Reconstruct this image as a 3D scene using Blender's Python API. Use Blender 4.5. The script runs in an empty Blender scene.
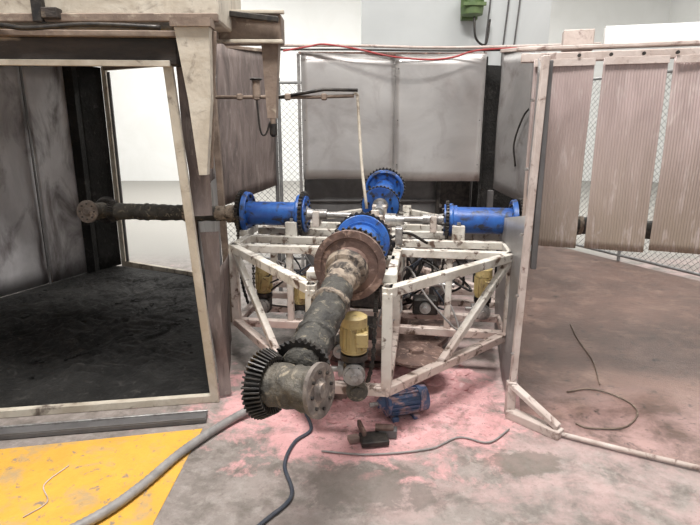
import bpy, bmesh, math, random
from mathutils import Vector, Matrix, noise
random.seed(7)
V=Vector
# ------------------------------------------------------------------ materials
def mat(name, c1, c2=None, rough=.6, metal=0.0, scale=6, lo=.4, hi=.62, bump=.15, c3=None, s3=18, lo3=.55, hi3=.68, stretch=(1,1,1), bscale=40, distort=0.6, spec=.5, grad=None, bstretch=None, rvar=0):
    m=bpy.data.materials.new(name); m.use_nodes=True
    nt=m.node_tree; N=nt.nodes; L=nt.links
    b=N['Principled BSDF']; b.inputs['Roughness'].default_value=rough; b.inputs['Metallic'].default_value=metal
    b.inputs['Specular IOR Level'].default_value=spec
    tc=N.new('ShaderNodeTexCoord')
    def mapping(st):
        mp=N.new('ShaderNodeMapping'); mp.inputs['Scale'].default_value=st
        L.new(tc.outputs['Object'],mp.inputs['Vector']); return mp
    mp0=mapping(stretch)
    def nz(s,det=8,dist=distort,mp=None):
        n=N.new('ShaderNodeTexNoise'); n.inputs['Scale'].default_value=s; n.inputs['Detail'].default_value=det; n.inputs['Roughness'].default_value=.62; n.inputs['Distortion'].default_value=dist
        L.new((mp or mp0).outputs['Vector'],n.inputs['Vector']); return n
    def mr(n,a,z,o0=0,o1=1):
        r=N.new('ShaderNodeMapRange'); r.inputs['From Min'].default_value=a; r.inputs['From Max'].default_value=z
        r.inputs['To Min'].default_value=o0; r.inputs['To Max'].default_value=o1
        L.new(n.outputs['Fac'],r.inputs['Value']); return r
    def mix(f,a,bb):
        x=N.new('ShaderNodeMix'); x.data_type='RGBA'; L.new(f,x.inputs[0])
        for sock,val in ((x.inputs[6],a),(x.inputs[7],bb)):
            if isinstance(val,tuple): sock.default_value=(*val,1)
            else: L.new(val,sock)
        return x.outputs[2]
    c2=c2 or tuple(v*.7 for v in c1)
    out=mix(mr(nz(scale),lo,hi).outputs[0],c1,c2)
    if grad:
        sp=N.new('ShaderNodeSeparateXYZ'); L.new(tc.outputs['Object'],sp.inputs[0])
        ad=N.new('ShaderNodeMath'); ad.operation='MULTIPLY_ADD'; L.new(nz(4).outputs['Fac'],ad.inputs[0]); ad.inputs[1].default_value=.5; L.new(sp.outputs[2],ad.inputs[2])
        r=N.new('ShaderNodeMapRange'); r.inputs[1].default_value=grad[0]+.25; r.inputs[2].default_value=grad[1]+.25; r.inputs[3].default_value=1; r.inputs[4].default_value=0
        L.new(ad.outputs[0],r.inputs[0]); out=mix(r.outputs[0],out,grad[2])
    if c3: out=mix(mr(nz(s3),lo3,hi3).outputs[0],out,c3)
    L.new(out,b.inputs['Base Color'])
    if rvar: L.new(mr(nz(scale*1.7),.3,.7,rough-rvar,rough+rvar).outputs[0],b.inputs['Roughness'])
    if bump:
        bn=N.new('ShaderNodeBump'); bn.inputs['Strength'].default_value=bump; bn.inputs['Distance'].default_value=.02
        L.new(nz(bscale,6,0,mapping(bstretch) if bstretch else None).outputs['Fac'],bn.inputs['Height']); L.new(bn.outputs[0],b.inputs['Normal'])
    return m
M_white=mat('dirty_white_paint',(.70,.67,.61),(.48,.44,.38),rough=.5,scale=6,c3=(.12,.075,.055),s3=12,lo3=.54,hi3=.63,grad=(-.10,.30,(.54,.40,.36)))
M_blue=mat('blue_paint',(.02,.08,.32),(.03,.13,.43),rough=.38,scale=7,c3=(.03,.035,.055),s3=12,lo3=.52,hi3=.64,bump=.1)
M_rust=mat('rusty_steel',(.17,.105,.085),(.08,.05,.043),rough=.7,scale=9,c3=(.32,.22,.18),s3=20,lo3=.54,hi3=.64,bump=.3)
M_soot=mat('sooty_pipe',(.032,.03,.028),(.07,.065,.056),rough=.7,scale=10,c3=(.26,.225,.165),s3=24,lo3=.57,hi3=.70,bump=.7)
M_tan=mat('scaled_tan_metal',(.34,.28,.22),(.17,.13,.10),rough=.7,scale=14,c3=(.05,.04,.035),s3=20,lo3=.49,hi3=.60,bump=.6)
M_head=mat('grimy_head_metal',(.12,.105,.085),(.055,.05,.043),rough=.6,scale=12,c3=(.32,.27,.20),s3=18,lo3=.55,hi3=.68,bump=.6)
M_disc=mat('grimy_grey_disc',(.20,.17,.15),(.11,.09,.08),rough=.6,scale=14,c3=(.36,.29,.24),s3=22,lo3=.55,hi3=.66,bump=.4)
M_dark=mat('oily_black_steel',(.025,.023,.023),(.06,.052,.045),rough=.42,metal=.4,scale=20,bump=.2)
M_steel=mat('worn_steel',(.45,.44,.43),(.25,.23,.22),rough=.4,metal=.7,scale=14)
M_galv=mat('brushed_stainless_sheet',(.56,.54,.525),(.46,.44,.43),rough=.36,metal=.65,scale=1.3,c3=(.36,.325,.315),s3=2.6,lo3=.5,hi3=.75,bump=.04,distort=.7,bstretch=(1,1,14),rvar=.08,grad=(-.1,.30,(.52,.38,.37)))
M_galvd=mat('dull_grey_sheet',(.30,.285,.28),(.22,.21,.205),rough=.45,metal=.3,scale=2,c3=(.16,.14,.135),s3=4,lo3=.52,hi3=.7,bump=.04)
M_dsheet=mat('dark_grey_sheet',(.12,.115,.115),(.08,.075,.075),rough=.55,scale=4,bump=.05)
M_burnt=mat('burnt_panel',(.19,.15,.138),(.10,.078,.072),rough=.7,scale=3,c3=(.28,.235,.215),s3=9,lo3=.52,hi3=.8,bump=.2,stretch=(3,3,.6))
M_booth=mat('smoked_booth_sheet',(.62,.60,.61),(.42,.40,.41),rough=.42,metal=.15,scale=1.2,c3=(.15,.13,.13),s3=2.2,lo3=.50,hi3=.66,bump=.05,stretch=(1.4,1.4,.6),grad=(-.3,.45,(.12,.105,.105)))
M_black=mat('soot_and_gap_shade_black',(.007,.0065,.006),(.018,.017,.016),rough=.85,scale=3,c3=(.05,.046,.043),s3=14,lo3=.58,hi3=.72,bump=.9,spec=.3,bscale=26)  # real soot, and also the painted shade of the enclosure gaps
M_cream=mat('scorched_cream_paint',(.56,.51,.43),(.40,.345,.275),rough=.65,scale=4,c3=(.10,.075,.06),s3=7,lo3=.55,hi3=.70,bump=.15)
M_beamb=mat('charred_beam',(.055,.042,.036),(.02,.018,.016),rough=.8,scale=4,c3=(.30,.235,.175),s3=7,lo3=.58,hi3=.69,bump=.4,stretch=(.5,1,1))
M_brown=mat('brown_scorched',(.24,.18,.14),(.14,.10,.078),rough=.7,scale=6,c3=(.38,.32,.25),s3=9,lo3=.58,hi3=.7,bump=.2)
M_strip=mat('dusty_ribbed_sheet',(.46,.36,.345),(.36,.28,.265),rough=.5,scale=2.5,c3=(.52,.44,.42),s3=7,lo3=.55,hi3=.72,bump=.03,stretch=(3,3,.7),grad=(.0,.85,(.29,.235,.185)))
M_pcream=mat('pinkish_cream_paint',(.60,.52,.48),(.46,.375,.335),rough=.65,scale=5,c3=(.2,.13,.11),s3=12,lo3=.56,hi3=.67)
M_wall=mat('painted_white_wall',(.80,.805,.795),(.76,.765,.75),rough=.85,scale=1,bump=.03)
M_wall2=mat('painted_grey_white_wall',(.60,.62,.62),(.56,.58,.58),rough=.85,scale=1,bump=.03)
M_ylw=mat('yellow_motor_paint',(.47,.37,.17),(.36,.27,.12),rough=.5,scale=8,c3=(.12,.08,.05),s3=20,lo3=.56,hi3=.68)
M_bmot=mat('dull_blue_paint',(.04,.08,.18),(.08,.11,.18),rough=.5,scale=10,c3=(.38,.25,.25),s3=14,lo3=.50,hi3=.62)
M_green=mat('green_motor_paint',(.10,.16,.06),(.14,.20,.08),rough=.5,scale=8)
M_grey=mat('grey_conduit_plastic',(.29,.275,.265),(.21,.20,.195),rough=.5,scale=12,bump=.05)
M_bcab=mat('blue_black_cable',(.035,.045,.065),(.06,.065,.08),rough=.5,scale=12,bump=.05)
M_red=mat('red_hose_rubber',(.42,.04,.04),(.30,.05,.05),rough=.5,scale=12,bump=.05)
M_pdust=mat('pink_dusted_steel',(.55,.34,.34),(.33,.23,.22),rough=.8,scale=7,c3=(.12,.09,.085),s3=12)
M_pink=mat('pink_powder_clump',(.66,.37,.375),(.54,.30,.30),rough=.95,scale=14,c3=(.78,.54,.54),s3=20,spec=.1)
M_wire=mat('fence_wire',(.33,.33,.33),(.22,.22,.22),rough=.45,metal=.6,bump=0)
M_wood=mat('old_timber',(.27,.19,.165),(.17,.12,.10),rough=.8,scale=6,stretch=(1,6,6))
M_ceil=mat('ceiling_paint',(.7,.7,.7),(.65,.65,.65),rough=.9,scale=1,bump=0)

# ------------------------------------------------------------------ builder
def cr(pts,k=8):
    pts=[V(p) for p in pts]
    if len(pts)<3: return pts
    P=[2*pts[0]-pts[1]]+pts+[2*pts[-1]-pts[-2]]; out=[]
    for i in range(1,len(P)-2):
        a,b,c,d=P[i-1:i+3]
        for j in range(k):
            t=j/k
            out.append(.5*((2*b)+(-a+c)*t+(2*a-5*b+4*c-d)*t*t+(-a+3*b-3*c+d)*t**3))
    out.append(pts[-1]); return out
def empty(name,loc):
    e=bpy.data.objects.new(name,None); e.location=loc; e.empty_display_size=.3; bpy.context.scene.collection.objects.link(e); return e
class B:
    def __init__(s,name,M=None,parent=None):
        s.n=name; s.M=M or Matrix(); s.v=[]; s.f=[]; s.fm=[]; s.fs=[]; s.mats=[]; s.parent=parent
    def add(s,vs,fs,m,smooth=False):
        if m not in s.mats: s.mats.append(m)
        k=len(s.v); s.v+=[s.M@V(v) for v in vs]
        for f in fs:
            s.f.append([i+k for i in f]); s.fm.append(s.mats.index(m)); s.fs.append(smooth)
    def box(s,c,d,m,R=None,bev=.004):
        R=R or Matrix.Identity(3); c=V(c); hx,hy,hz=d[0]/2,d[1]/2,d[2]/2
        bv=min(bev,hx*.4,hy*.4,hz*.4)
        bm=bmesh.new(); bmesh.ops.create_cube(bm,size=1)
        for v in bm.verts: v.co=V((v.co.x*2*hx,v.co.y*2*hy,v.co.z*2*hz))
        if bv>.0005: bmesh.ops.bevel(bm,geom=bm.edges[:],offset=bv,segments=1,affect='EDGES')
        bm.verts.index_update()
        s.add([c+R@v.co for v in bm.verts],[[v.index for v in f.verts] for f in bm.faces],m); bm.free()
    def beam(s,p0,p1,w,h,m,up=(0,0,1),bev=.004,ext=0):
        p0,p1=V(p0),V(p1); x=(p1-p0).normalized(); p0=p0-x*ext; p1=p1+x*ext
        up=V(up)
        if abs(x.dot(up))>.98: up=V((0,1,0))
        y=up.cross(x).normalized(); z=x.cross(y)
        R=Matrix((x,y,z)).transposed()
        s.box((p0+p1)/2,((p1-p0).length,w,h),m,R,bev)
    def lathe(s,p,ax,prof,m,n=28,smooth=True):
        p=V(p); z=V(ax).normalized(); x=z.orthogonal().normalized(); y=z.cross(x)
        vs=[]
        for (t,r) in prof:
            for i in range(n):
                a=2*math.pi*i/n; vs.append(p+z*t+(x*math.cos(a)+y*math.sin(a))*max(r,.0004))
        k=len(prof); V2=[];F2=[]
        for j in range(k-1):
            o=len(V2); V2+=vs[j*n:(j+2)*n]
            for i in range(n):
                i2=(i+1)%n; F2.append([o+i,o+i2,o+n+i2,o+n+i])
        s.add(V2,F2,m,False if n<10 else smooth)
        s.add([vs[i] for i in range(n)],[list(range(n))[::-1]],m); s.add([vs[(k-1)*n+i] for i in range(n)],[list(range(n))],m)
    def cyl(s,p0,p1,r,m,r1=None,n=24):
        p0,p1=V(p0),V(p1); s.lathe(p0,p1-p0,[(0,r),((p1-p0).length,r if r1 is None else r1)],m,n)
    def gear(s,p,ax,r,th,nt,m,depth=.012,r1=None):
        p=V(p); z=V(ax).normalized(); x=z.orthogonal().normalized(); y=z.cross(x); r1=r1 or r
        ring=[]; N=nt*4
        for i in range(N):
            q=i%4; ring.append((2*math.pi*i/N, 0 if q in(0,1) else -depth))
        vs=[];n=N
        for (t,rr) in ((0,r),(th,r1)):
            for a,o in ring: vs.append(p+z*t+(x*math.cos(a)+y*math.sin(a))*(rr+o))
        fs=[[i,(i+1)%n,n+(i+1)%n,n+i] for i in range(n)]
        c0=len(vs); vs.append(p); vs.append(p+z*th)
        fs+=[[(i+1)%n,i,c0] for i in range(n)]+[[n+i,n+(i+1)%n,c0+1] for i in range(n)]
        s.add(vs,fs,m)
    def torus(s,p,ax,R,r,m,n=32,k=8):
        p=V(p); z=V(ax).normalized(); x=z.orthogonal().normalized(); y=z.cross(x); vs=[];fs=[]
        for i in range(n):
            a=2*math.pi*i/n; d=x*math.cos(a)+y*math.sin(a)
            for j in range(k):
                b=2*math.pi*j/k; vs.append(p+d*(R+r*math.cos(b))+z*r*math.sin(b))
        for i in range(n):
            for j in range(k):
                fs.append([i*k+j,((i+1)%n)*k+j,((i+1)%n)*k+(j+1)%k,i*k+(j+1)%k])
        s.add(vs,fs,m,True)
    def blob(s,c,r,m,sq=.5,seed=0):
        bm=bmesh.new(); bmesh.ops.create_icosphere(bm,subdivisions=1,radius=1); c=V(c)
        vs=[c+V((v.co.x*r,v.co.y*r,v.co.z*r*sq))*(1+.45*noise.noise(v.co*1.6+V((seed,0,0)))) for v in bm.verts]
        bm.verts.index_update(); s.add(vs,[[v.index for v in f.verts] for f in bm.faces],m); bm.free()
    def tube(s,pts,r,m,n=8,k=8,rib=0):
        P=cr(pts,k) if k>1 else [V(p) for p in pts]; vs=[];fs=[]
        if rib:
            Q=[]
            for a,b in zip(P[:-1],P[1:]):
                c=max(2,int((b-a).length/rib))
                for j in range(c): Q.append(a.lerp(b,j/c))
            P=Q+[P[-1]]
        t0=(P[1]-P[0]).normalized(); x=t0.orthogonal().normalized()
        for i,p in enumerate(P):
            t=(P[min(i+1,len(P)-1)]-P[max(i-1,0)]).normalized()
            x=(x-t*x.dot(t)).normalized(); y=t.cross(x)
            rr=r*(1+(.12 if rib and i%2 else 0))
            for j in range(n):
                a=2*math.pi*j/n; vs.append(p+(x*math.cos(a)+y*math.sin(a))*rr)
        for i in range(len(P)-1):
            for j in range(n): fs.append([i*n+j,i*n+(j+1)%n,(i+1)*n+(j+1)%n,(i+1)*n+j])
        fs.append(list(range(n))[::-1]); fs.append([(len(P)-1)*n+j for j in range(n)])
        s.add(vs,fs,m,n>4)
    def chain(s,pts,m,pitch=.022,w=.016,k=6):
        P=cr(pts,k); i=0
        for a,b in zip(P[:-1],P[1:]):
            c=max(1,round((b-a).length/pitch))
            for j in range(c):
                p=a.lerp(b,j/c); q=a.lerp(b,(j+.9)/c); i+=1
                s.beam(p,q,w if i%2 else w*.62,.013,m,bev=0)
    def sheet(s,p0,p1,z0,z1,m,th=.004,warp=.006,nx=14,nz=12,seed=0,z0b=None,z1b=None,rib=0,pitch=.02):
        p0=V((*p0,0)); p1=V((*p1,0)); d=(p1-p0); nrm=V((-d.y,d.x,0)).normalized()
        z0b=z0 if z0b is None else z0b; z1b=z1 if z1b is None else z1b
        vs=[];fs=[]
        if rib: nx=int(d.length/pitch*8)
        for side in (0,1):
            for i in range(nx+1):
                u=i/nx
                for j in range(nz+1):
                    w=j/nz; p=p0+d*u; p=p.copy(); p.z=(z0*(1-u)+z0b*u)*(1-w)+(z1*(1-u)+z1b*u)*w
                    o=noise.noise(V((p.x*1.7+seed*5,p.y*1.7,p.z*1.7)))*warp*2
                    if rib: o+=rib*math.sin(2*math.pi*u*d.length/pitch+.5*math.sin(p.z*9+seed))
                    vs.append(p+nrm*(o+(th/2 if side else -th/2)))
        k=nz+1; T=(nx+1)*k
        for i in range(nx):
            for j in range(nz):
                q=[i*k+j,(i+1)*k+j,(i+1)*k+j+1,i*k+j+1]
                fs.append(q); fs.append([T+a for a in q[::-1]])
        for i in range(nx):
            fs.append([i*k,T+i*k,T+(i+1)*k,(i+1)*k]); fs.append([i*k+nz,(i+1)*k+nz,T+(i+1)*k+nz,T+i*k+nz])
        for j in range(nz):
            fs.append([j,j+1,T+j+1,T+j]); a=nx*k; fs.append([a+j,T+a+j,T+a+j+1,a+j+1])
        s.add(vs,fs,m,True)
    def done(s,origin=None):
        mn=V((min(v.x for v in s.v),min(v.y for v in s.v),min(v.z for v in s.v)))
        mx=V((max(v.x for v in s.v),max(v.y for v in s.v),max(v.z for v in s.v)))
        o=V(((mn.x+mx.x)/2,(mn.y+mx.y)/2,mn.z)) if origin is None else V(origin)
        me=bpy.data.meshes.new(s.n); me.from_pydata([v-o for v in s.v],[],s.f)
        for m in s.mats: me.materials.append(m)
        me.polygons.foreach_set('material_index',s.fm); me.polygons.foreach_set('use_smooth',s.fs)
        me.update()
        ob=bpy.data.objects.new(s.n,me); bpy.context.scene.collection.objects.link(ob); ob.location=o
        if s.parent: ob.parent=s.parent; ob.location=o-s.parent.location
        return ob
def prism(b,pts,y0,y1,m):
    n=len(pts); vs=[(x,y0,z) for x,z in pts]+[(x,y1,z) for x,z in pts]
    b.add(vs,[list(range(n)),list(range(n,2*n))[::-1]]+[[i,n+i,n+(i+1)%n,(i+1)%n] for i in range(n)],m)

# ------------------------------------------------------------------ room
def plane(name,pts,m):
    me=bpy.data.meshes.new(name); me.from_pydata([V(p) for p in pts],[],[list(range(len(pts)))]); me.materials.append(m)
    ob=bpy.data.objects.new(name,me); bpy.context.scene.collection.objects.link(ob); return ob
def floor_mat(name,kind):
    m=bpy.data.materials.new(name); m.use_nodes=True; nt=m.node_tree; N=nt.nodes; L=nt.links; b=N['Principled BSDF']
    tc=N.new('ShaderNodeTexCoord'); P=tc.outputs['Object']
    def nz(s,d=8,dist=.4,off=(0,0,0)):
        mp=N.new('ShaderNodeMapping'); mp.inputs['Location'].default_value=off; L.new(P,mp.inputs[0])
        n=N.new('ShaderNodeTexNoise'); n.inputs['Scale'].default_value=s; n.inputs['Detail'].default_value=d; n.inputs['Roughness'].default_value=.7; n.inputs['Distortion'].default_value=dist
        L.new(mp.outputs[0],n.inputs['Vector']); return n.outputs['Fac']
    def mr(v,a,z,o0=0,o1=1):
        r=N.new('ShaderNodeMapRange'); r.inputs[1].default_value=a; r.inputs[2].default_value=z; r.inputs[3].default_value=o0; r.inputs[4].default_value=o1
        L.new(v,r.inputs[0]); return r.outputs[0]
    def mix(f,a,bb):
        x=N.new('ShaderNodeMix'); x.data_type='RGBA'; L.new(f,x.inputs[0])
        for sock,val in ((x.inputs[6],a),(x.inputs[7],bb)):
            if isinstance(val,tuple): sock.default_value=(*val,1)
            else: L.new(val,sock)
        return x.outputs[2]
    def ma(op,a,bb):
        x=N.new('ShaderNodeMath'); x.operation=op
        for i,val in enumerate((a,bb)):
            if isinstance(val,(int,float)): x.inputs[i].default_value=val
            else: L.new(val,x.inputs[i])
        return x.outputs[0]
    def blob(cx,cy,rx,ry,r0,r1):
        mp=N.new('ShaderNodeMapping'); mp.inputs['Location'].default_value=(-cx/rx,-cy/ry,0); mp.inputs['Scale'].default_value=(1/rx,1/ry,0); L.new(P,mp.inputs[0])
        ln=N.new('ShaderNodeVectorMath'); ln.operation='LENGTH'; L.new(mp.outputs[0],ln.inputs[0])
        return mr(ln.outputs['Value'],r0,r1,1,0)
    if kind=='main':
        c=mix(mr(nz(1.6),.35,.65),(.31,.265,.245),(.20,.175,.16))
        c=mix(mr(nz(5,10,.3,(3,1,0)),.46,.62),c,(.145,.125,.11))
        c=mix(ma('MULTIPLY',mr(nz(14,10,.3,(2,1,5)),.5,.66),.5),c,(.40,.36,.335))
        sep=N.new('ShaderNodeSeparateXYZ'); L.new(P,sep.inputs[0])
        rose=ma('MULTIPLY',mr(sep.outputs[0],-.5,.7),mr(nz(3.4,12,.3,(9,2,0)),.42,.58))
        c=mix(ma('MULTIPLY',rose,.58),c,(.52,.355,.345))
        pk=ma('ADD',blob(.10,3.02,1.25,.80,.3,1.15),mr(nz(4.6,14,.4,(5,5,0)),.30,.70,-.66,.36))
        c=mix(mr(pk,.16,.46),c,(.60,.33,.33))
        pk2=ma('MULTIPLY',blob(.2,3.05,1.05,.6,.4,1.1),mr(nz(9,12,.3,(1,5,2)),.46,.58))
        c=mix(ma('MULTIPLY',pk2,.8),c,(.82,.50,.51))
        cl=ma('MULTIPLY',blob(.3,2.95,1.2,.7,.3,1.1),mr(nz(7,12,.5,(11,3,2)),.52,.62))
        c=mix(ma('MULTIPLY',cl,.7),c,(.21,.14,.127))
        fs=ma('MULTIPLY',blob(.35,2.75,1.3,.8,.3,1.1),mr(nz(30,6,.3,(7,1,2)),.58,.65))
        c=mix(ma('MULTIPLY',fs,.65),c,(.12,.08,.075))
        far=mr(sep.outputs[1],6.3,7.2)
        c=mix(far,c,(.27,.26,.24))
        wet=ma('ADD',blob(.88,2.38,.26,.13,.2,1.2),mr(nz(8,12,.3,(2,7,1)),.3,.7,-.6,.3))
        c=mix(ma('MULTIPLY',mr(wet,.15,.35),.65),c,(.12,.10,.08))
        wet2=ma('ADD',blob(.05,2.2,.5,.22,.2,1.2),mr(nz(7,12,.3,(6,7,1)),.3,.7,-.8,.3))
        c=mix(ma('MULTIPLY',mr(wet2,.15,.4),.6),c,(.12,.105,.09))
        c=mix(mr(nz(60,4,0),.58,.70,0,.45),c,(.1,.08,.07))
        b.inputs['Roughness'].default_value=.58
    elif kind=='booth':
        c=mix(mr(nz(1.1),.35,.65),(.175,.10,.078),(.088,.05,.039))
        c=mix(mr(nz(4,off=(3,1,0)),.5,.7),c,(.23,.145,.112))
        c=mix(ma('MULTIPLY',blob(1.55,2.55,1.6,.65,.1,1.1),mr(nz(3.2,12,.3,(2,2,0)),.40,.58)),c,(.43,.27,.25))
        c=mix(mr(nz(9,9,.4,(8,2,0)),.58,.68),c,(.045,.03,.024))
        c=mix(mr(nz(40,6,.2,(8,5,0)),.60,.68,0,.7),c,(.04,.03,.024))
        b.inputs['Roughness'].default_value=.40
    else:
        c=mix(mr(nz(2),.35,.65),(.74,.40,.055),(.60,.32,.05))
        c=mix(mr(nz(5,12,.3,(4,3,0)),.52,.66),c,(.44,.30,.15))
        c=mix(mr(nz(16,10,.3,(1,3,0)),.57,.65),c,(.26,.20,.15))
        b.inputs['Roughness'].default_value=.6
    L.new(c,b.inputs['Base Color'])
    bn=N.new('ShaderNodeBump'); bn.inputs['Strength'].default_value=.3; bn.inputs['Distance'].default_value=.02
    L.new(nz(25,8,0),bn.inputs['Height']); L.new(bn.outputs[0],b.inputs['Normal'])
    return m
plane('floor',[(-12,-3,0),(10,-3,0),(10,18,0),(-12,18,0)],floor_mat('concrete_pink_powder','main'))
def slab(name,pts,z,th,m):
    n=len(pts); vs=[(x,y,z-th) for x,y in pts]+[(x,y,z) for x,y in pts]
    me=bpy.data.meshes.new(name); me.from_pydata(vs,[],[list(range(n))[::-1],list(range(n,2*n))]+[[i,(i+1)%n,n+(i+1)%n,n+i] for i in range(n)])
    me.materials.append(m); ob=bpy.data.objects.new(name,me); bpy.context.scene.collection.objects.link(ob); return ob
slab('floor_booth_brown',[(1.02,2.86),(1.13,2.66),(1.78,2.33),(3.6,1.4),(6.5,4),(3.95,5.7),(2.9,7.9),(1.6,5.6),(1.45,4.4)],.004,.003,floor_mat('rust_stained_concrete','booth'))
slab('floor_yellow_paint',[(-.86,1.2),(-.84,2.70),(-1.9,2.49),(-4.0,2.08),(-4.0,.5),(-1,.5)],.003,.002,floor_mat('yellow_floor_paint','yellow'))
def wall(name,c,d,m):
    b=B(name); b.box(c,d,m,bev=0); b.done()
wall('wall_back',(-1,18.1,3.5),(22,.2,7),M_wall)
wall('wall_left',(-12.1,7.5,3.5),(.2,21,7),M_wall)
wall('wall_right',(10.1,7.5,3.5),(.2,21,7),M_wall)
wall('wall_partition',(1.35,7.6,3.5),(2.4,.6,7),M_wall2)
wall('ceiling',(-1,7.5,7.1),(22.4,21.4,.2),M_ceil)

# ------------------------------------------------------------------ turret
MT=Matrix.Translation((.19,4.0,0))@Matrix.Rotation(math.radians(-8),4,'Z')
CAR=empty('rotational_moulding_carousel',(.19,4.0,0))
zt,zb=.85,.30
fr=B('turret_frame',MT,CAR)
S=.054
for sx in(1,-1):
    for sy in(1,-1):
        A=(.2*sx,1.4*sy); C=(.95*sx,.5*sy); D=(.2*sx,.48*sy)
        for z in(zt,zb):
            fr.beam((*A,z),(*C,z),S,S,M_white,ext=.02); fr.beam((*A,z),(*D,z),S,S,M_white,ext=.02); fr.beam((*C,z),(*D,z),S,S,M_white,ext=.02)
        for p in (A,C,D): fr.beam((*p,zb),(*p,zt),S,S,M_white)
        mid=(A[0]*.62+C[0]*.38,A[1]*.62+C[1]*.38)
        fr.beam((*mid,zb),(*C,zt),S*.8,S*.8,M_white)
        fr.beam((D[0]+.35*sx,D[1],zb),(D[0]+.35*sx,D[1],zt),S*.8,S*.8,M_white)
        fr.beam((.95*sx,.5*sy,zt),(.95*sx,.17*sy,zt),S,S,M_white,ext=.02)
        fr.beam((.95*sx,.5*sy,zb),(.95*sx,.17*sy,zb),S,S,M_white,ext=.02)
        fr.beam((.95*sx,.17*sy,zt),(.2*sx,.17*sy,zt),S,S,M_white)
        fr.box((.2*sx,1.28*sy,zt+.05),(.08,.10,.05),M_white)
        for q in (A,C,D): fr.cyl((*q,zt+S*.5),(*q,zt+S*.5+.012),.012,M_steel,n=6)
for s in(1,-1):
    fr.beam((-.2,1.4*s,zb),(.2,1.4*s,zb),S,S,M_white)
    fr.beam((-.2,.75*s,zt),(.2,.75*s,zt),.10,S,M_white)
    fr.beam((-.2,1.15*s,zt),(.2,1.15*s,zt),.08,S,M_white)
    for x in (.62,1.0): fr.box((x*s,0,zt+.03),(.07,.26,.05),M_white)
fr.beam((-.2,-1.4,zb),(-.2,1.4,zb),.05,.05,M_white); fr.beam((.2,-1.4,zb),(.2,1.4,zb),.05,.05,M_white)
fr.box((0,0,zt+.035),(.42,.42,.02),M_white)
fr.beam((-.95,.17,zb),(.95,.17,zb),.05,.05,M_white); fr.beam((-.95,-.17,zb),(.95,-.17,zb),.05,.05,M_white)
for (x,y) in ((.2,.2),(-.2,.2),(.2,-.2),(-.2,-.2)): fr.beam((x,y,zb),(x,y,zt),.06,.06,M_white)
for s in(1,-1):
    for y in(.13,-.13):
        fr.box((.62*s,y,.92),(.09,.05,.12),M_white); fr.cyl((.62*s,y,.98),(.62*s,y,1.005),.014,M_steel,n=6)
fr.done()
pb=B('turret_pedestal',MT,CAR)
pb.lathe((0,0,.0),(0,0,1),[(0,.50),(.03,.50),(.03,.36),(.10,.34),(.10,.60),(.135,.60),(.135,.28),(.28,.26)],M_rust,n=48)
for i in range(16):
    a=i*math.pi/8; pb.cyl((.54*math.cos(a),.54*math.sin(a),.135),(.54*math.cos(a),.54*math.sin(a),.155),.018,M_steel,n=6)
pb.lathe((.35,-.72,.20),(0,0,1),[(0,.10),(.015,.20),(.03,.20),(.04,.05),(.06,.045)],M_rust,n=36)
pb.done()
gb=B('turret_gearbox',MT,CAR)
gb.box((0,0,.56),(.34,.34,.46),M_dark,bev=.02)
for (x,y,z,w,d,h) in ((-.45,-.25,.40,.16,.14,.14),(.40,-.28,.42,.18,.13,.12),(.50,.1,.45,.14,.2,.2),(-.5,.15,.45,.18,.2,.2),(0,-.75,.40,.16,.2,.1),(-.1,-1.0,.37,.1,.14,.1)):
    gb.box((x,y,z),(w,d,h),random.choice([M_dark,M_dsheet,M_rust]),bev=.012)
    gb.lathe((x,y-d/2,z),(0,-1,0),[(0,.04),(.03,.04),(.03,.02),(.07,.02)],M_steel,n=16)
gb.cyl((-.6,-.30,.58),(.6,-.30,.58),.018,M_steel,n=12); gb.gear((-.35,-.30,.58),(1,0,0),.08,.015,24,M_dark); gb.gear((.3,-.30,.58),(1,0,0),.08,.015,24,M_dark)
gb.done()
hub=B('turret_drive_hub',MT,CAR)
hub.lathe((0,0,.90),(0,0,1),[(0,.13),(.03,.13),(.03,.09),(.08,.09),(.08,.06),(.12,.06),(.12,.03),(.16,.03)],M_white,n=24)
for a in range(4):
    d=V((math.cos(a*math.pi/2),math.sin(a*math.pi/2),0)); z=V((0,0,.99))
    hub.lathe(z+d*.08,d,[(0,.05),(.08,.05),(.08,.035),(.14,.035)],M_steel,n=20)
hub.beam((-.12,-.26,.885),(.12,-.26,.885),.10,.05,M_steel); hub.cyl((-.1,-.26,.94),(.1,-.26,.94),.04,M_steel)
hub.box((-.17,-.33,.92),(.07,.07,.11),M_dark); hub.box((.2,-.3,.93),(.05,.09,.12),M_steel)
hub.done()

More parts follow.
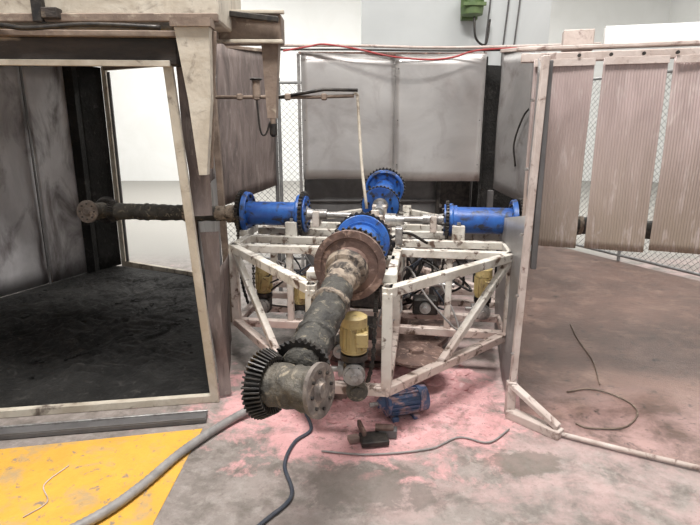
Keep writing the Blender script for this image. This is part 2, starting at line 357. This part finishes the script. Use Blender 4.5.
def arm(name,th,inner,outer,zc,tilt,ri,ro,drum,rim=.009,gw=.016,tooth=1.0):
    M=MT@Matrix.Rotation(th,4,'Z')@Matrix.Translation((0,0,zc))@Matrix.Rotation(-tilt,4,'Y')
    b=B(name,M); X=(1,0,0)
    b.cyl((.18,0,0),(inner,0,0),.024,M_steel)
    b.lathe((inner-.17,0,0),X,[(0,.04),(.09,.04),(.09,.032),(.16,.05)],M_steel)
    b.box((inner-.09,0,-.03),(.05,.12,.12),M_white)
    b.gear((inner,0,0),X,ri*tooth,gw,32,M_dark,depth=rim)
    b.lathe((inner-.014,0,0),X,[(0,ri*.35),(.002,ri*.92/tooth),(.012,ri*.92/tooth)],M_blue,n=40)
    b.lathe((inner+gw,0,0),X,[(0,ri*.90),(.02,ri*.92),(.03,ri*.90),(.045,ri*.5)],M_blue,n=40)
    b.lathe((inner-.022,0,0),X,[(0,ri*.30),(.01,ri*.42)],M_steel,n=30)
    b.lathe((inner+.03,0,0),X,[(0,drum),(outer-inner-.03,drum)],M_blue,n=32)
    b.lathe((inner+.05,0,0),X,[(0,drum*1.12),(.03,drum*1.12)],M_blue,n=32)
    b.gear((outer+.01,0,0),X,ro*1.04,.026,36,M_dark,depth=.013)
    b.lathe((outer-.03,0,0),X,[(0,drum*1.2),(.001,ro*.95),(.025,ro*.97),(.035,ro*.5)],M_blue,n=40)
    b.torus((outer-.03,0,0),X,ro*.88,.012,M_blue)
    for i in range(8):
        a=i*math.pi/4+.2; b.cyl((outer-.045,.75*ro*math.cos(a),.75*ro*math.sin(a)),(outer-.02,.75*ro*math.cos(a),.75*ro*math.sin(a)),.012,M_dark,n=6)
        b.cyl((inner-.025,.6*ri*math.cos(a),.6*ri*math.sin(a)),(inner,.6*ri*math.cos(a),.6*ri*math.sin(a)),.012,M_dark,n=6)
    return b
def lumpy(b,p0,p1,r,m,n=30,k=34,amp=.1,r1=None):
    r1=r1 or r
    p0,p1=V(p0),V(p1); z=(p1-p0); Ln=z.length; z.normalize(); x=z.orthogonal().normalized(); y=z.cross(x); vs=[]
    for i in range(k+1):
        for j in range(n):
            a=2*math.pi*j/n; d=x*math.cos(a)+y*math.sin(a); q=p0+z*(Ln*i/k)
            rr=(r+(r1-r)*i/k)*(1+amp*noise.noise((q+d*r)*22)+amp*.7*noise.noise((q+d*r)*60))
            vs.append(q+d*rr)
    fs=[[i*n+j,i*n+(j+1)%n,(i+1)*n+(j+1)%n,(i+1)*n+j] for i in range(k) for j in range(n)]
    fs.append(list(range(n))[::-1]); fs.append([k*n+j for j in range(n)]); b.add(vs,fs,m,True)
def tail(b,p0,H,hax,Lh,rp,pm,half_g=.13,half_f=.1):
    p0,H=V(p0),V(H); ax=(H-p0).normalized(); hax=V(hax).normalized()
    b.lathe(p0,ax,[(0,rp*1.45),(.04,rp*1.35),(.05,rp*1.08),(.10,rp*1.15),(.12,rp*.96)],M_tan,n=32)
    lumpy(b,p0+ax*.10,p0+ax*.20,rp*.98,M_tan,k=10,amp=.14); lumpy(b,p0+ax*.19,H-ax*.10,rp*.96,pm,amp=.15,r1=rp*1.08)
    for t in (.36,.64): lumpy(b,p0+ax*((H-p0).length*t),p0+ax*((H-p0).length*t+.025),rp*1.12,M_tan if t<.5 else pm,k=3)
    b.gear(H-ax*.17,ax,rp*1.25,.04,28,M_dark,depth=.013,r1=rp*1.5)
    lumpy(b,H-hax*Lh*.5,H+hax*Lh*.5,rp*1.05,M_head,amp=.12)
    g=H-hax*Lh*.5
    b.lathe(g-hax*.02,hax,[(0,half_g*.86),(.05,half_g*.64)],M_dark,n=48)
    o=hax.orthogonal().normalized(); w=hax.cross(o)
    nt=42
    for i in range(nt):
        a=2*math.pi*i/nt; d=o*math.cos(a)+w*math.sin(a)
        b.beam(g-hax*.024+d*half_g*.92,g+hax*.036+d*half_g*.70,.007,.034,M_dark,up=d,bev=.001)
    b.lathe(g-hax*.035,hax,[(0,half_g*.5),(.01,half_g*.84),(.02,half_g*.86)],M_soot)
    f=H+hax*Lh*.5
    b.lathe(f,hax,[(0,rp*1.05),(.002,half_f),(.018,half_f),(.02,half_f*.82),(.014,half_f*.45),(.025,half_f*.3),(.03,half_f*.28)],M_disc,n=36)
    for i in range(8):
        a=i*math.pi/4; c=f+(o*math.cos(a)+w*math.sin(a))*half_f*.68; b.cyl(c+hax*.015,c+hax*.026,.007,M_dark,n=6)

af=arm('rotating_mould_arm',-math.pi/2,.80,1.25,1.0,math.radians(-1),.185,.175,.12)
af.lathe((1.27,0,0),(1,0,0),[(0,.10),(.1,.10)],M_blue)
af.lathe((1.36,0,0),(1,0,0),[(0,.13),(.002,.185),(.03,.185),(.031,.15),(.025,.145),(.025,.1),(.05,.09)],M_rust,n=48)
af.M=Matrix()
tail(af,(-.015,2.60,.97),(-.215,1.78,.735),(.88,-.45,.12),.22,.077,M_soot)
af.done()
al=arm('rotating_mould_arm',math.pi,.54,1.02,1.02,0,.165,.172,.092,rim=.014,gw=.026,tooth=1.08)
tail(al,(1.06,0,-.01),(2.28,0,-.01),(0,1,.1),.24,.062,M_soot,half_g=.11,half_f=.09); al.done()
ar=arm('rotating_mould_arm',0,.53,1.04,1.0,0,.135,.165,.098,rim=.013,gw=.022,tooth=1.06)
tail(ar,(1.08,0,0),(2.18,0,-.05),(0,-1,.1),.24,.062,M_soot,half_g=.11,half_f=.09); ar.done()
ab=arm('rotating_mould_arm',math.pi/2,.50,.95,.93,math.radians(12),.17,.185,.095)
ab.cyl((1.0,0,0),(1.28,0,-.01),.065,M_soot); ab.lathe((1.28,0,-.01),(1,0,0),[(0,.1),(.03,.1)],M_soot); ab.done()

for pts in ([(-1.03,-.165,1.02),(-1.03,-.17,.8),(-1.02,-.16,.5),(-1.0,-.1,.3)],
    [(-1.03,.165,1.02),(-1.03,.17,.8),(-1.02,.12,.5),(-1.0,.05,.3)],
    [(1.05,-.16,1.0),(1.05,-.17,.8),(1.03,-.15,.5),(1.0,-.05,.3)],
    [(.165,-1.30,.98),(.140,-1.37,.8),(.130,-1.42,.5),(.10,-1.40,.34)],
    [(.53,-.13,1.0),(.53,-.13,.8),(.5,-.1,.5)]):
    b=B('drive_chain',MT,CAR); b.chain(pts,M_dark,w=.024); b.done()

def vmotor(name,p,r,h,M=None,parent=None):
    b=B(name,M,parent); x,y,z=p
    b.lathe((x,y,z),(0,0,1),[(0,r*.8),(.01,r*1.05),(.02,r*1.05),(.02,r),(h*.72,r),(h*.72,r*1.06),(h*.95,r*1.06),(h,r*.8)],M_ylw,n=28)
    for i in range(14):
        a=2*math.pi*i/14; d=V((math.cos(a),math.sin(a),0)); b.beam(V((x,y,z+.03))+d*r*1.03,V((x,y,z+h*.7))+d*r*1.03,.006,.014,M_ylw,up=d,bev=0)
    b.box((x+r*.6,y-r*.9,z+h*.45),(.06,.05,.07),M_ylw)
    b.lathe((x,y,z-.03),(0,0,1),[(0,r*1.1),(.03,r*1.1)],M_dark,n=24)
    b.box((x,y,z-.09),(r*1.7,r*1.8,.12),M_dark,bev=.012)
    b.lathe((x,y-r*.9,z-.09),(0,-1,0),[(0,.055),(.02,.055),(.02,.045),(.04,.045),(.045,.02),(.06,.018)],M_steel,n=24)
    for i in range(6):
        a=i*math.pi/3; b.cyl((x+.04*math.cos(a),y-r*.9-.02,z-.09+.04*math.sin(a)),(x+.04*math.cos(a),y-r*.9-.03,z-.09+.04*math.sin(a)),.007,M_dark,n=6)
    b.lathe((x-r*.8,y,z-.09),(-1,0,0),[(0,.04),(.03,.04),(.03,.015),(.07,.015)],M_steel)
    return b
b=vmotor('geared_motor',(.020,2.46,.575),.062,.20,parent=CAR); b.beam((.02,2.49,.45),(.03,2.72,.33),.08,.04,M_white)
b.lathe((.035,2.43,.39),(0,-1,0),[(0,.055),(.03,.055),(.03,.03),(.05,.03)],M_head,n=24); b.box((.03,2.48,.40),(.09,.10,.10),M_dark,bev=.01); b.done()
vmotor('geared_motor',(.80,-.30,.50),.055,.22,MT,parent=CAR).done()
vmotor('geared_motor',(-.80,-.30,.47),.055,.22,MT,parent=CAR).done()
vmotor('geared_motor',(-.50,-.38,.42),.05,.2,MT,parent=CAR).done()
vmotor('geared_motor',(.1,.75,.42),.055,.22,MT,parent=CAR).done()
b=B('turret_wiring',MT,CAR)
for i in range(18):
    x=random.uniform(-.7,.7); y=random.uniform(-.5,.3)
    p=[(x,y,random.uniform(.6,.85))]
    for k in range(3): p.append((x+random.uniform(-.22,.22),y+random.uniform(-.2,.2),random.uniform(.3,.75)))
    p.append((x*.4,y*.4,.3)); b.tube(p,random.choice([.007,.010]),random.choice([M_dark,M_bcab,M_dark,M_grey]),n=6)
b.tube([(-.35,-.3,.87),(-.15,-.36,.93),(.1,-.34,.91),(.25,-.3,.95),(.4,-.25,.87)],.010,M_dark); b.done()

def hmotor(name,p,ax,r,L,m,fins=18):
    b=B(name); p=V(p); ax=V(ax).normalized(); up=V((0,0,1)); side=up.cross(ax)
    side=side.normalized() if side.length>.01 else V((1,0,0)); nup=ax.cross(side)
    b.lathe(p,ax,[(0,r*.5),(.01,r*.95),(L*.22,r*1.0),(L*.22,r*.9),(L*.8,r*.9),(L*.8,r),(L*.86,r),(L*.9,r*.6),(L,r*.3)],m,n=28)
    for i in range(fins):
        a=2*math.pi*i/fins; d=side*math.cos(a)+nup*math.sin(a); b.beam(p+ax*L*.24+d*r*.95,p+ax*L*.79+d*r*.95,.006,.016,m,up=d,bev=0)
    b.cyl(p+ax*L,p+ax*(L+.05),.014,M_steel)
    Rm=Matrix((ax,side,nup)).transposed()
    b.box(p+ax*L*.5+nup*r*1.15,(L*.3,.07,.05),m,Rm)
    for t in(.3,.72): b.box(p+ax*L*t-nup*(r+.0),(.04,r*2,.03),m,Rm)
    return b
hmotor('electric_motor',(.46,2.90,.095),(-.93,-.28,0),.078,.31,M_bmot).done()
b=hmotor('ventilation_motor',(1.5,7.08,3.02),(0,0,1),.14,.36,M_green); b.box((1.5,7.235,3.15),(.2,.09,.3),M_green); b.done()

b=B('drive_baseplate')
b.box((.13,2.56,.025),(.15,.11,.03),M_dark,Matrix.Rotation(.15,3,'Z')); b.box((.21,2.62,.03),(.10,.05,.05),M_dsheet,Matrix.Rotation(-.15,3,'Z'))
b.box((.02,2.57,.02),(.06,.05,.03),M_wood,Matrix.Rotation(.3,3,'Z'))
b.cyl((.14,2.62,.06),(.24,2.61,.06),.020,M_rust); b.beam((.05,2.70,.04),(.08,2.56,.05),.02,.04,M_rust)
for i in range(12):
    x=random.gauss(.14,.07); y=random.gauss(2.62,.04); s=random.uniform(.006,.014)
    b.box((x,min(y,2.70),s*.3),(s*random.uniform(.6,2.2),s,s*.6),random.choice([M_dark,M_pdust,M_rust,M_wood]),Matrix.Rotation(random.random()*3,3,'Z'))
b.done()
b=B('timber_block'); b.box((-.20,3.06,.045),(.12,.18,.09),M_pdust,Matrix.Rotation(.5,3,'Z')); b.box((-.05,3.10,.035),(.10,.14,.07),M_wood,Matrix.Rotation(-.3,3,'Z')); b.done()
b=B('pink_powder_clumps')
for i in range(420):
    x=random.gauss(.15,.42); y=random.gauss(3.05,.22)
    if y<2.45 or x<-.72 or x>.93: continue
    r=abs(random.gauss(0,.010))+.003; b.blob((x,y,r*.1),r,M_pink,.4,i)
for i in range(34):
    x=random.uniform(-.62,.85); y=random.uniform(3.05,3.5); r=random.uniform(.03,.08); b.blob((x,y,0),r,M_pink,.35,i+500)
b.done()

# ------------------------------------------------------------------ left oven booth
OV=empty('oven_booth',(-2.2,4.0,0))
b=B('front_frame',None,OV)
b.beam((-3.4,2.85,2.045),(-.90,2.97,2.045),.10,.13,M_beamb)
b.beam((-3.4,2.80,2.125),(-.85,2.93,2.125),.08,.03,M_brown)
b.beam((-3.4,2.79,1.99),(-.93,2.91,1.985),.012,.03,M_cream)
b.beam((-.842,3.01,0),(-.958,2.96,1.98),.05,.028,M_cream)
b.beam((-3.4,2.62,.025),(-.85,3.02,.025),.04,.05,M_cream)
b.beam((-3.4,2.60,1.965),(-3.4,2.62,0),.06,.06,M_cream)
b.tube([(-3.3,2.83,2.15),(-1.9,2.83,2.16),(-1.6,2.82,2.14),(-1.3,2.84,2.16),(-.95,2.86,2.15)],.012,M_dark)
vs=[];nn=24
for i in range(nn+1):
    t=i/nn; z=.02+t*1.05; xl=-.825-.055*t; xr=-.755-.02*t-.02*math.sin(t*3); y=3.06+.02*math.sin(t*9)
    vs+=[(xl,y-.01,z),((xl+xr)/2,y+.02*math.sin(t*13),z),(xr,y+.02,z)]
b.add(vs,[[i*3+j,i*3+j+1,i*3+j+4,i*3+j+3] for i in range(nn) for j in (0,1)],M_burnt,True)
vs=[]
for i in range(nn+1):
    t=i/nn; z=1.17+t*.93; xl=-.90-.05*t; xr=-.80-.02*t; y=3.04+.015*math.sin(t*9)
    vs+=[(xl,y-.01,z),((xl+xr)/2,y+.015*math.sin(t*13),z),(xr,y+.02,z)]
b.add(vs,[[i*3+j,i*3+j+1,i*3+j+4,i*3+j+3] for i in range(nn) for j in (0,1)],M_burnt,True)
b.done()
b=B('exhaust_hood',None,OV)
b.box((-1.98,3.24,2.42),(2.62,.62,.46),M_cream,bev=.01)
b.box((-1.98,2.915,2.205),(2.62,.03,.04),M_brown); b.beam((-1.57,2.90,2.18),(-1.57,2.90,2.30),.05,.05,M_dark)
b.box((-1.50,2.89,2.22),(.08,.06,.05),M_beamb); b.beam((-2.4,2.91,2.42),(-1.2,2.91,2.42),.02,.03,M_brown)
b.done()
b=B('hood_gusset_bracket',None,OV)
prism(b,[(-.88,2.18),(-.70,2.18),(-.715,1.80),(-.76,1.42),(-.80,1.42),(-.83,1.80)],2.84,2.90,M_cream)
prism(b,[(-.89,2.19),(-.69,2.19),(-.69,2.15),(-.89,2.15)],2.82,2.92,M_brown)
b.beam((-.76,2.91,1.45),(-.70,2.91,2.14),.04,.015,M_brown); b.done()
b=B('scorched_channel_bracket',None,OV)
b.box((-.57,3.32,2.215),(.36,.16,.15),M_brown,bev=.008); b.box((-.57,3.23,2.295),(.40,.03,.02),M_cream); b.box((-.57,3.23,2.14),(.38,.03,.02),M_cream)
prism(b,[(-.51,2.14),(-.41,2.14),(-.43,1.90),(-.44,1.72),(-.49,1.72),(-.50,1.9)],3.26,3.36,M_brown)
b.beam((-.67,3.2,2.28),(-.40,3.2,2.25),.03,.03,M_dark); b.beam((-.80,3.3,2.24),(-.6,3.3,2.24),.05,.05,M_brown); b.done()
b=B('side_wall',None,OV)
b.sheet((-.81,3.09),(-.93,4.0),.02,.80,M_burnt,warp=.02,seed=2); b.sheet((-.90,3.06),(-1.15,4.6),1.25,2.35,M_burnt,warp=.02,seed=3)
b.beam((-1.06,4.45,0),(-1.13,4.55,2.35),.05,.05,M_brown)
b.done()
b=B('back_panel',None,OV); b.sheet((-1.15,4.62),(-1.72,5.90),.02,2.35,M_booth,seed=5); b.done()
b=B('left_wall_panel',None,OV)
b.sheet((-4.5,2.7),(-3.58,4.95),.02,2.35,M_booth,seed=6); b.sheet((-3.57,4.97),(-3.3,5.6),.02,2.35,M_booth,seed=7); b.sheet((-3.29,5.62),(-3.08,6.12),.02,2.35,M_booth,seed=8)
for p in ((-3.56,4.93),(-3.28,5.58)): b.beam((*p,0),(*p,2.35),.012,.03,M_dsheet)
b.beam((-3.05,6.1,0),(-3.05,6.1,2.35),.1,.12,M_black); b.sheet((-3.0,6.15),(-2.87,6.45),.02,2.35,M_black,warp=0)
b.done()
b=B('rear_door_frame',None,OV)
b.beam((-2.84,6.48,0),(-2.84,6.48,2.36),.05,.07,M_cream); b.beam((-2.78,6.44,.05),(-2.78,6.44,2.3),.03,.03,M_dsheet)
b.beam((-1.74,5.9,0),(-1.74,5.9,2.36),.05,.06,M_brown)
b.beam((-2.84,6.48,.03),(-1.74,5.9,.03),.05,.06,M_cream); b.beam((-2.84,6.48,2.36),(-1.74,5.9,2.36),.06,.08,M_brown); b.done()
b=B('added_shade_roof',None,OV)  # unseen roof, added to block the overhead light and darken the booth
pts=[(-4.55,4.1),(-1.06,4.1),(-1.15,4.6),(-1.72,5.92),(-2.87,6.5),(-3.1,6.15)]
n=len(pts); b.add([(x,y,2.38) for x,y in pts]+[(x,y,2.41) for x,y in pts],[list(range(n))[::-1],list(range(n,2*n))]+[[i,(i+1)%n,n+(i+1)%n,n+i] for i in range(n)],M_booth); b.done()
b=B('floor_oven_soot'); FL,FR,BR,BL=V((-4.6,2.48,0)),V((-.87,3.04,0)),V((-1.66,5.88,0)),V((-2.98,6.42,0)); n=200; vs=[]
for i in range(n+1):
    for j in range(n+1):
        u,w=i/n,j/n; p=(FL*(1-u)+FR*u)*(1-w)+(BL*(1-u)+BR*u)*w
        e=min(1,8*min(u,1-u,w,1-w)); pw=p+V((noise.noise(p*3),noise.noise(p*3+V((7,0,0))),0))*.25
        p.z=.014+e*(.02+.045*noise.noise(pw*2.0)+.03*noise.noise(pw*6)+.022*noise.noise(pw*15)+.016*noise.noise(pw*38)); p.z=max(p.z,.003); vs.append(p)
b.add(vs,[[i*(n+1)+j,(i+1)*(n+1)+j,(i+1)*(n+1)+j+1,i*(n+1)+j+1] for i in range(n) for j in range(n)],M_black,True); b.done((0,0,0))
b=B('charred_debris_pile')
for i in range(900):
    u=random.random(); w=random.random()**.8; u=.12+.84*u; w=.04+.9*w; p=(FL*(1-u)+FR*u)*(1-w)+(BL*(1-u)+BR*u)*w
    if noise.noise(p*1.8)<.02: continue
    s=abs(random.gauss(0,.010))+.003
    b.blob((p.x,p.y,.03),s*random.uniform(.7,1.8),M_black,.5,i)
b.done()
b=B('floor_track_rail'); b.beam((-3.9,2.30,.018),(-.84,2.80,.018),.09,.03,M_dsheet); b.beam((-3.9,2.335,.035),(-.84,2.835,.035),.012,.02,M_steel); b.beam((-3.9,2.262,.03),(-.84,2.762,.03),.012,.02,M_dsheet); b.done()

# ------------------------------------------------------------------ centre enclosure panels
b=B('enclosure_sheet_panel'); b.sheet((-1.12,4.66),(-.73,5.32),1.0,2.35,M_burnt,z0b=1.12,z1b=2.38,warp=.012,seed=11)
b.beam((-1.14,4.66,2.33),(-.72,5.33,2.37),.03,.03,M_brown); b.beam((-.73,5.36,0),(-.73,5.36,2.36),.035,.035,M_dsheet); b.done()
b=B('enclosure_sheet_panel'); b.sheet((-.49,5.62),(.47,5.70),1.15,2.40,M_galv,z0b=1.15,z1b=2.39,warp=.022,seed=12)
b.sheet((.46,5.68),(1.36,5.62),1.13,2.39,M_galv,warp=.022,seed=13)
b.beam((-.52,5.70,2.405),(1.38,5.70,2.395),.03,.03,M_rust); b.beam((-.52,5.68,0),(-.52,5.68,2.40),.03,.04,M_steel); b.beam((1.38,5.68,0),(1.38,5.68,2.37),.02,.04,M_black)
for z in(1.3,1.75,2.25):
    for x in (-.46,.49,1.33): b.cyl((x,5.66,z),(x,5.63,z),.006,M_dsheet,n=8)
b.done()
b=B('enclosure_lower_panel_gap_shade'); b.sheet((-.50,5.84),(.95,5.84),.02,1.2,M_dsheet,warp=.004); b.beam((-.50,5.82,.9),(.95,5.82,.9),.02,.02,M_dsheet)
b.beam((.96,5.8,0),(.96,5.8,1.3),.04,.04,M_dark); b.sheet((1.40,5.76),(1.95,5.95),.02,2.3,M_black,warp=0); b.sheet((.85,6.75),(1.9,6.75),.02,1.8,M_black,warp=0); b.done()  # the two black sheets paint the shade in the gaps beside and behind the panels
b=B('control_cabinet'); b.box((1.20,6.35,.62),(.44,.34,1.24),M_dsheet,bev=.01); b.box((1.20,6.17,.66),(.38,.02,1.06),M_dark); b.cyl((1.05,6.16,.8),(1.05,6.14,.8),.02,M_steel); b.done()
b=B('enclosure_sheet_panel'); b.sheet((1.35,5.0),(1.50,4.42),1.12,2.32,M_galvd,z0b=1.04,z1b=2.27,warp=.01,seed=15)
b.beam((1.33,5.03,0),(1.33,5.03,1.1),.05,.05,M_dsheet); b.beam((1.34,5.0,2.33),(1.50,4.42,2.28),.03,.03,M_pcream)
b.tube([(1.42,4.62,1.35),(1.39,4.6,1.55),(1.43,4.5,1.78),(1.47,4.40,1.80),(1.48,4.38,1.5),(1.45,4.42,1.3)],.008,M_dark)
b.done()
b=B('divider_side_wall')
b.sheet((.985,2.90),(1.42,4.36),1.25,1.98,M_galvd,z1b=2.27,warp=.006,seed=16)
b.sheet((.965,2.88),(1.16,4.0),.05,1.20,M_galvd,warp=.015,seed=17,z1b=1.0)
b.beam((.955,2.86,0),(1.00,2.88,2.02),.035,.04,M_pcream); b.beam((1.02,2.86,.9),(1.03,2.9,2.0),.03,.03,M_dsheet)
b.beam((.94,2.84,.025),(1.16,2.60,.025),.07,.05,M_pcream); b.beam((.955,2.84,.20),(1.15,2.62,.06),.05,.03,M_pcream); b.beam((.95,2.85,0),(.95,2.85,.22),.05,.05,M_pcream)
for i in range(5): b.cyl((.94,2.84,.4+i*.35),(.925,2.825,.4+i*.35),.008,M_steel,n=8)
b.done()

# ------------------------------------------------------------------ right booth curtain
b=B('booth_header_beam')
b.beam((1.02,3.36,2.065),(3.4,2.72,2.065),.05,.05,M_pcream); b.beam((1.0,3.40,2.12),(3.4,2.76,2.12),.08,.02,M_pcream)
b.box((1.37,3.42,2.17),(.17,.10,.12),M_pcream,Matrix.Rotation(-.26,3,'Z')); b.beam((1.50,3.36,2.185),(3.3,2.88,2.185),.06,.11,M_wall)
for i in range(14):
    t=i/13; x=1.15+t*2.1; y=3.34-(x-1.02)*.269-.03; b.cyl((x,y,2.065),(x-.004,y-.015,2.065),.010,M_dark,n=8)
b.done()
u=V((.966,-.26,0)).normalized()
base=V((1.08,3.30,0))
for i,(s0,w) in enumerate([(.0,.33),(.375,.33),(.74,.345),(1.12,.34),(1.49,.34)]):
    b=B('hanging_curtain_strip'); off=V((-.26,-.966,0))*(.012*(i%2))
    p=base+u*s0+off; q=p+u*w
    b.sheet((p.x,p.y),(q.x,q.y),.95,2.05,M_strip,warp=.014,seed=20+i,z0b=.94,rib=.0013,pitch=.015,nz=22)
    b.beam((p.x,p.y-.010,2.03),(q.x,q.y-.010,2.03),.006,.04,M_pcream)
    b.done()
b=B('floor_sill_pipe'); b.tube([(1.16,2.62,.02),(1.45,2.46,.02),(1.78,2.29,.02),(2.6,1.85,.02)],.014,M_pcream,k=2); b.done()
b=B('floor_hose_coil'); b.tube([(1.40,3.12,.012),(1.58,3.16,.012),(1.72,3.02,.012),(1.72,2.86,.012),(1.56,2.70,.012),(1.36,2.69,.012),(1.30,2.74,.012)],.005,M_brown,n=6)
b.tube([(1.92,4.35,.012),(1.84,4.0,.012),(1.78,3.6,.012),(1.66,3.22,.012)],.004,M_brown,n=6); b.done()

# ------------------------------------------------------------------ chain link fences
def fence(name,p0,p1,z0,z1,s=.075,r=.0028,posts=3):
    b=B(name); p0=V((*p0,0)); p1=V((*p1,0)); d=p1-p0; L=d.length; d.normalize(); H=z1-z0
    k=-H
    while k<L:
        for sg in (1,-1):
            a0=max(0,k); a1=min(L,k+H)
            if a1-a0<.02: continue
            if sg==1: q0=p0+d*a0+V((0,0,z0+a0-k)); q1=p0+d*a1+V((0,0,z0+a1-k))
            else: q0=p0+d*a0+V((0,0,z1-(a0-k))); q1=p0+d*a1+V((0,0,z1-(a1-k)))
            b.cyl(q0,q1,r,M_wire,n=3)
        k+=s
    for i in range(posts):
        q=p0+d*L*i/(posts-1); b.cyl(q,q+V((0,0,z1+.05)),.022,M_wire,n=12)
    b.cyl(p0+V((0,0,z1)),p1+V((0,0,z1)),.018,M_wire,n=10); b.cyl(p0+V((0,0,z0)),p1+V((0,0,z0)),.018,M_wire,n=10)
    b.done()
fence('chain_link_fence',(-1.6,6.6),(-.1,6.6),.06,2.2)
fence('chain_link_fence',(2.2,8.2),(2.95,7.85),.06,2.3,posts=2)
fence('chain_link_fence',(2.97,7.83),(4.0,5.55),.08,2.3,posts=3)
fence('chain_link_fence',(4.02,5.52),(5.6,3.6),.08,2.3,posts=3)

# ------------------------------------------------------------------ air line, hoses
b=B('compressed_air_pipe')
b.tube([(-1.08,4.3,1.90),(-.3,4.3,1.90),(.03,4.3,1.91)],.014,M_brown,k=1); b.tube([(-.62,4.28,1.885),(-.2,4.28,1.955),(.06,4.28,1.95)],.013,M_dark,k=1)
b.tube([(.03,4.3,1.925),(.055,4.3,1.92),(.062,4.3,1.86),(.09,4.2,1.4),(.13,4.1,1.06)],.012,M_cream,k=4)
for x in(-.85,-.72,-.60,-.48,-.2): b.box((x,4.28,1.90),(.045,.05,.05),M_brown,bev=.01)
b.cyl((-.72,4.28,1.90),(-.72,4.28,2.02),.03,M_brown,n=12); b.torus((-.72,4.28,2.03),(0,0,1),.04,.008,M_dark); b.cyl((-.60,4.28,1.90),(-.60,4.28,1.70),.022,M_brown,n=12); b.lathe((-.60,4.28,1.70),(0,0,-1),[(0,.03),(.08,.03),(.1,.015)],M_dark,n=14)
b.tube([(-.72,4.27,1.9),(-.70,4.27,1.65),(-.66,4.27,1.62),(-.62,4.27,1.72)],.008,M_dark)
b.done()
b=B('red_air_hose'); b.tube([(-.65,5.50,2.40),(-.4,5.50,2.44),(-.25,5.5,2.46),(.05,5.50,2.42),(.40,5.50,2.35),(.75,5.50,2.32),(1.0,5.5,2.34),(1.25,5.45,2.40),(1.75,5.05,2.37),(2.1,4.85,2.35)],.009,M_red,n=8); b.done()
b=B('overhead_conduit_bundle'); b.tube([(-.75,5.58,2.46),(0,5.58,2.46),(1.0,5.58,2.44),(2.3,5.2,2.42)],.014,M_pcream,k=3); b.tube([(-.75,5.56,2.42),(0,5.56,2.42),(1.0,5.56,2.41),(2.3,5.17,2.38)],.010,M_dark,k=3); b.done()
b=B('hanging_power_cable')
for x in (1.75,1.98,2.12): b.tube([(x,7.26,4.6),(x+.02,7.24,3.5),(x-.03,7.24,2.6),(x-.02,7.2,2.3)],.010,M_dsheet,n=6)
b.tube([(1.52,7.02,3.0),(1.55,7.0,2.75),(1.7,7.1,2.7),(1.76,7.2,3.0)],.014,M_dark,n=6); b.done()
b=B('wall_cable_hook')
for x in (-8.5,-8.3): b.tube([(x,17.9,3.6),(x+.05,17.9,3.0),(x+.2,17.9,2.7),(x+.15,17.9,3.1)],.025,M_dark,n=6)
b.done()
b=B('corrugated_grey_hose'); b.tube([(-1.35,1.70,.03),(-1.10,1.95,.03),(-.98,2.16,.03),(-.88,2.42,.03),(-.76,2.64,.03),(-.62,2.82,.04),(-.45,2.92,.08),(-.36,2.96,.14)],.022,M_grey,n=12,rib=.012); b.done()
b=B('blue_power_cable'); b.tube([(-.52,1.75,.012),(-.37,1.95,.012),(-.27,2.12,.012),(-.33,2.35,.012),(-.30,2.55,.012),(-.22,2.68,.012),(-.28,2.85,.05)],.010,M_bcab,n=8); b.done()
b=B('grey_floor_cable'); b.tube([(-.15,2.47,.010),(.1,2.44,.010),(.42,2.49,.010),(.60,2.60,.010),(.75,2.55,.010),(.9,2.68,.010)],.005,M_grey,n=6); b.done()
b=B('thin_wire_scrap'); b.tube([(-1.42,2.35,.008),(-1.46,2.2,.008),(-1.38,2.08,.008),(-1.43,1.98,.008)],.003,M_pcream,n=5); b.done()

# ------------------------------------------------------------------ lights
E=bpy.data.materials.new('lamp_glow'); E.use_nodes=True; E.node_tree.nodes['Principled BSDF'].inputs['Emission Color'].default_value=(1,.98,.95,1); E.node_tree.nodes['Principled BSDF'].inputs['Emission Strength'].default_value=4
def lamp(x,y,p,sx=2.4,sy=1.2):
    b=B('ceiling_light_fixture'); b.box((x,y,6.94),(sx+.1,sy+.1,.12),M_ceil); b.box((x,y,6.865),(sx,sy,.02),E,bev=0); b.done()
    l=bpy.data.lights.new('ceiling_lamp','AREA'); l.shape='RECTANGLE'; l.size=sx; l.size_y=sy; l.energy=p; l.color=(1,.98,.945)
    o=bpy.data.objects.new('ceiling_lamp',l); o.location=(x,y,6.8); bpy.context.scene.collection.objects.link(o)
lamp(-.4,1.4,640); lamp(2.5,4.5,90); lamp(-3.5,9.5,360); lamp(2,12,500); lamp(-5,13.5,480); lamp(6,9,340)
w=bpy.data.worlds.new('World'); bpy.context.scene.world=w; w.use_nodes=True
w.node_tree.nodes['Background'].inputs[0].default_value=(1,.99,.975,1); w.node_tree.nodes['Background'].inputs[1].default_value=.64
# ------------------------------------------------------------------ camera
cd=bpy.data.cameras.new('Camera'); cam=bpy.data.objects.new('Camera',cd); cd.sensor_width=36; cd.lens=27.26
cam.location=(0,0,1.65); cam.rotation_euler=(math.radians(76),0,0); cd.clip_start=.05
bpy.context.scene.collection.objects.link(cam); bpy.context.scene.camera=cam
bpy.context.scene.view_settings.view_transform='Standard'
